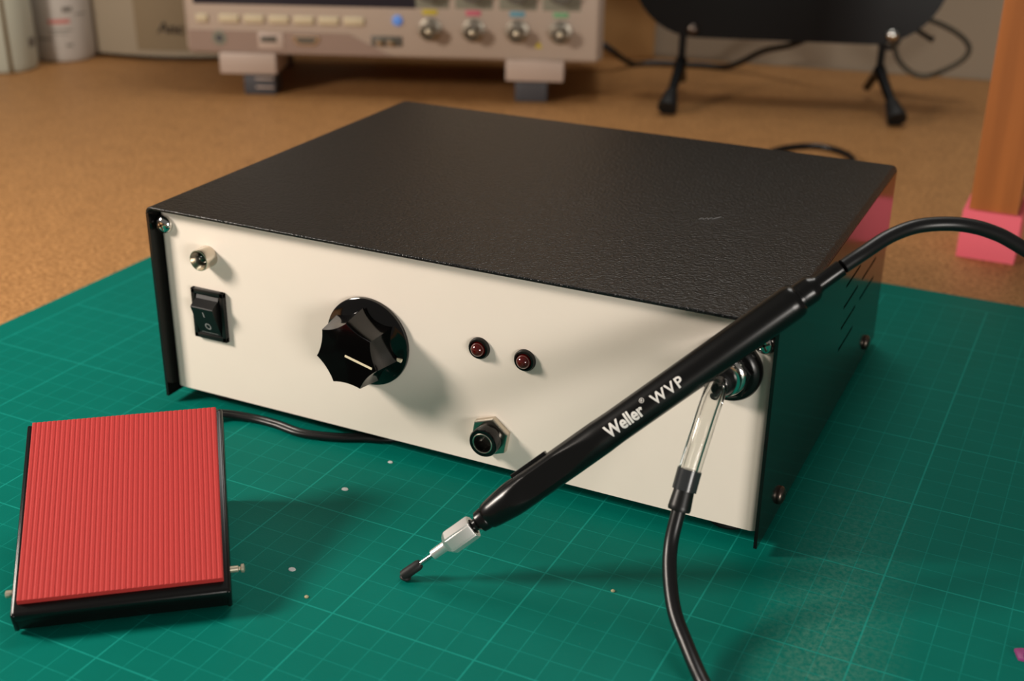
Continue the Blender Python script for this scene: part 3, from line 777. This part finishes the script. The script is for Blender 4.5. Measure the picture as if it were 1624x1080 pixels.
# ------------------------------------------------------------------ black appliance on legs
HO = V((1.81, 56.74, TZ)); HX = V((0.9571, 0.2897, 0)); HY = V((-0.2897, 0.9571, 0))
HF = frame(HO, HX, HY, SZ)
blk = thing('legged_appliance', 'large black rounded appliance standing on two splayed legs at the back right', 'appliance', HO + HX * 8.7 + HY * 5)
def rrect(x0, x1, z0, z1, r, n=10):
    p = []
    for cx, cz, a in ((x1 - r, z0 + r, -90), (x1 - r, z1 - r, 0), (x0 + r, z1 - r, 90), (x0 + r, z0 + r, 180)):
        for k in range(n + 1):
            t = math.radians(a + 90 * k / n); p.append((cx + r * math.cos(t), cz + r * math.sin(t)))
    return p
mb = MB(); mb.X = frame(HO + HY * 4, HX, SZ, -HY); mb.prism(rrect(-3.6, 20.6, 5.3, 27, 5.4), -4.0, 0, 0.5); mb.build('body', M['appl_black'], blk, smooth=30)
mb = MB(); mb.X = frame(HO + HY * 4, HX, SZ, -HY); mb.prism(rrect(-1.2, 18.2, 7.6, 25, 3.6), -0.05, 0.12, 0.06); mb.build('front_grille', M['appl_black'], blk, smooth=30)
for u, sg, br in ((0.72, -0.1, False), (16.2, 0.25, True)):
    top_ = HO + HX * u + HY * 4.6
    mb = MB(); mb.tube([top_ + SZ * 6.2, top_ + SZ * 3.0], 0.3, 16); lg = mb.build('leg', M['appl_black'], blk)
    foot = HO + HX * (0.0 if sg < 0 else 17.3) - HY * 0.0 + SZ * 0.75
    kn_ = top_ + SZ * 3.3
    mb = MB(); mb.tube([kn_, kn_ + (foot - kn_) * 0.25, foot], lambda t: 0.5 - 0.16 * t, 16); mb.build('front_strut', M['appl_black'], lg)
    mb = MB(); mb.tube([foot + (kn_ - foot) * 0.28, foot + (kn_ - foot) * 0.1, foot, foot - SZ * 0.05 + (foot - kn_) * 0.06], lambda t: 0.5 + 0.26 * min(1, t * 1.8), 20); mb.build('rubber_foot', M['rubber'], lg)
    rear = HO + HX * (u + 0.1 if not br else u - 0.25) + HY * 9.0 + SZ * 0.9
    mb = MB(); mb.tube([kn_, rear], 0.34, 14); mb.build('rear_strut', M['appl_black'], lg)
    mb = MB(); mb.X = frame(HO + HY * 3.95 + HX * (u + (0.75 if not br else 0.55)) + SZ * (5.95 if not br else 6.1), HX, SZ, -HY)
    mb.lathe([(0.5, -0.1), (0.48, 0.12), (0.3, 0.3), (0, 0.36)], 24); mb.build('bolt_head', M['chrome'] if br else M['darksteel'], blk)  # both bolts are silver; the left one's shade is put in as darker metal

# ------------------------------------------------------------------ wooden post in a pink foot
post = thing('wooden_post', 'orange brown wooden post standing in a pink foot at the right edge', 'post', (28.3, 36.2, TZ))
mb = MB(); mb.box((26.98, 34.62, 0.6), (29.5, 38.0, 62), 0.06); mb.build('post', M['wood'], post, smooth=0)
mb = MB()
x0, x1, y0, y1, zt = 26.72, 29.76, 34.3, 38.35, 2.42
mb.box((26.9, 34.5, TZ), (29.6, 38.1, 0.6), 0.0)
for a, b in (((x0, y0), (x1, 34.6)), ((x0, 38.02), (x1, y1)), ((x0, 34.6), (26.96, 38.02)), ((29.52, 34.6), (x1, 38.02))):
    mb.box((a[0], a[1], TZ), (b[0], b[1], zt))
fc = mb.build('foot_cup', M['pink'], post, smooth=0); tag(fc, 'pink square foot cup')

# ------------------------------------------------------------------ loose cables
def cable(name, label, pts, r, mat, cat='cable', n=10):
    P = catmull(pts, n); mb = MB(); mb.tube(P, r, 12)
    return tag(mb.build(name, mat, origin=pts[0]), label, cat)
P = catmull([(13.0, 19.6, 2.2), (12.3, 24, 1.2), (11.5, 30, 0.5), (11.2, 37, -0.08), (11.2, 44, -0.08), (12.1, 49.6, -0.08), (14.0, 52.2, -0.08), (16.2, 52.0, -0.08), (17.8, 49.6, -0.08), (18.4, 44, -0.08), (17.8, 38, -0.08), (16.4, 32, -0.08), (14.5, 29.5, -0.08)], 10)
mb = MB(); mb.tube(P, 0.21, 12); tag(mb.build('power_cord', M['cable'], boxo), 'thin black cord curving on the bench behind the box')
cable('power_cable', 'black cable lying along the wall under the black appliance', [(-12.2, 70.6, 3.2), (-8.2, 69.0, 1.8), (-7.0, 71.9, 0.0), (-5.2, 73.4, -0.05), (-1.5, 74.4, -0.05), (1.5, 74.6, 0.15), (4.5, 73.8, 1.9), (7.2, 72.6, 2.9), (9.2, 71.8, 4.2), (10.0, 71.4, 6.4)], 0.27, M['cable'])
pts = []
LO = HO + HX * 17.2 + HY * 11.0
for k in range(46):
    a = k * 2 * PI / 9.0
    pts.append(LO + HX * (0.15 + 0.9 * math.cos(a) + 0.05 * k / 9) + SZ * (5.0 + 1.25 * math.sin(a) + 0.1 * math.sin(k)) + HY * (0.28 * k / 9 - 0.6))
cable('coiled_cable', 'coiled black cable hanging behind the right leg of the black appliance', pts, 0.17, M['cable'], n=4)
cable('looped_cable', 'grey brown cable making a wide loop against the wall, right of the black appliance',
      [(15.2, 68.5, 7.5), (16.6, 71.0, 6.6), (18.16, 72.0, 6.14), (19.7, 72, 5.67), (21.03, 72, 4.99), (21.74, 72, 4.2), (21.53, 72, 3.32), (20.44, 72, 2.4), (18.82, 72, 1.56), (17.53, 72, 1.73), (16.38, 72, 2.65), (15.8, 71.8, 4.0), (15.2, 70, 5.5)], 0.22, M['greycable'])
mb = MB(); mb.tube([(16.2, 72.2, 5.9), (17.4, 72.2, 5.2), (18.5, 72.2, 4.62), (18.9, 72.2, 4.5)], lambda t: 0.2 if t < 0.7 else 0.26, 12)
tag(mb.build('cable_plug', M['appl_black'], origin=(16.2, 72.2, 5.9)), 'short black cable end poking out beside the coiled cable', 'plug')

# ------------------------------------------------------------------ specks lying on the mat
for (x, y), r, lab in (((10.84, -0.12), 0.10, 'pale round fleck on the mat, close to the box edge below the jack'),
                       ((10.38, -2.57), 0.13, 'pale round fleck on the mat, between the pedal lead and the pen tip'),
                       ((11.6, -7.64), 0.13, 'pale round fleck on the mat, just right of the pedal hinge pin')):
    mb = MB(); mb.X = zframe((x, y, 0.0), (0, 0, 1)); mb.lathe([(r, 0), (r * 0.9, 0.02), (0, 0.03)], 20, rfun=lambda a, b, z: (a, b * 0.8))
    tag(mb.build('fleck', M['fleck'], origin=(x, y, 0)), lab, 'fleck', 'pale flecks on the cutting mat')
for (x, y), lab in (((12.9, -8.7), 'tiny tan crumb on the mat between the pedal and the pen tip'), ((21.5, -4.0), 'tiny pale crumb on the mat under the pen')):
    mb = MB(); mb.X = zframe((x, y, 0.0), (0, 0, 1)); mb.lathe([(0.06, 0), (0.07, 0.03), (0.03, 0.07), (0, 0.075)], 8)
    tag(mb.build('crumb', M['crumb'], origin=(x, y, 0)), lab, 'crumb', 'crumbs on the cutting mat')
mb = MB(); mb.X = frame((33.75, -1.45, 0), V((0.9, 0.3, 0)).normalized(), V((-0.3, 0.9, 0)).normalized(), (0, 0, 1))
mb.prism([(-0.24, -0.26), (-0.06, -0.3), (-0.08, 0.02), (0.4, 0.0), (0.42, 0.24), (-0.05, 0.26), (-0.26, 0.2)], 0, 0.1, 0.03)
tag(mb.build('plastic_scrap', M['purple'], origin=(33.75, -1.45, 0)), 'small magenta plastic scrap on the mat at the lower right edge', 'scrap')

# ------------------------------------------------------------------ camera
cam = bpy.data.cameras.new('camera'); co = bpy.data.objects.new('camera', cam); COL.objects.link(co)
co.location = cam_c * CM
co.rotation_euler = (math.radians(65.6279), math.radians(-0.5933), math.radians(25.9644))
cam.sensor_width = 36.0; cam.sensor_fit = 'HORIZONTAL'; cam.lens = 1989.91 / 1624 * 36.0
cam.clip_start = 0.01; cam.clip_end = 50
cam.dof.use_dof = True; cam.dof.focus_distance = 0.432; cam.dof.aperture_fstop = 11.0
SC.camera = co

# ------------------------------------------------------------------ light
def area(name, pos, target, size, power, col, sizey=None):
    l = bpy.data.lights.new(name, 'AREA'); l.energy = power; l.color = col; l.size = size * CM
    if sizey: l.shape = 'RECTANGLE'; l.size_y = sizey * CM
    o = bpy.data.objects.new(name, l); COL.objects.link(o); o.location = V(pos) * CM
    o.rotation_euler = (V(target) - V(pos)).to_track_quat('-Z', 'Y').to_euler(); return o
area('desk_lamp', (-46, -36, 42), (9, 2, 3), 16, 6.9, (1.0, 0.89, 0.78))
area('right_window', (95, -62, 14), (16, 0, 4), 32, 5.2, (1.0, 0.94, 0.87), 24)
area('ceiling_lamp', (3, 60, 115), (8, 12, 0), 44, 5.0, (1.0, 0.97, 0.92))
w = bpy.data.worlds.new('room'); SC.world = w; w.use_nodes = True
w.node_tree.nodes['Background'].inputs[0].default_value = (0.95, 0.9, 0.82, 1); w.node_tree.nodes['Background'].inputs[1].default_value = 0.16
SC.view_settings.view_transform = 'Standard'; SC.view_settings.look = 'None'
SC.view_settings.gamma = 1.0; SC.view_settings.exposure = 0.0; SC.view_settings.use_curve_mapping = False
for o in list(bpy.data.objects):
    if '_o' in o: del o['_o']
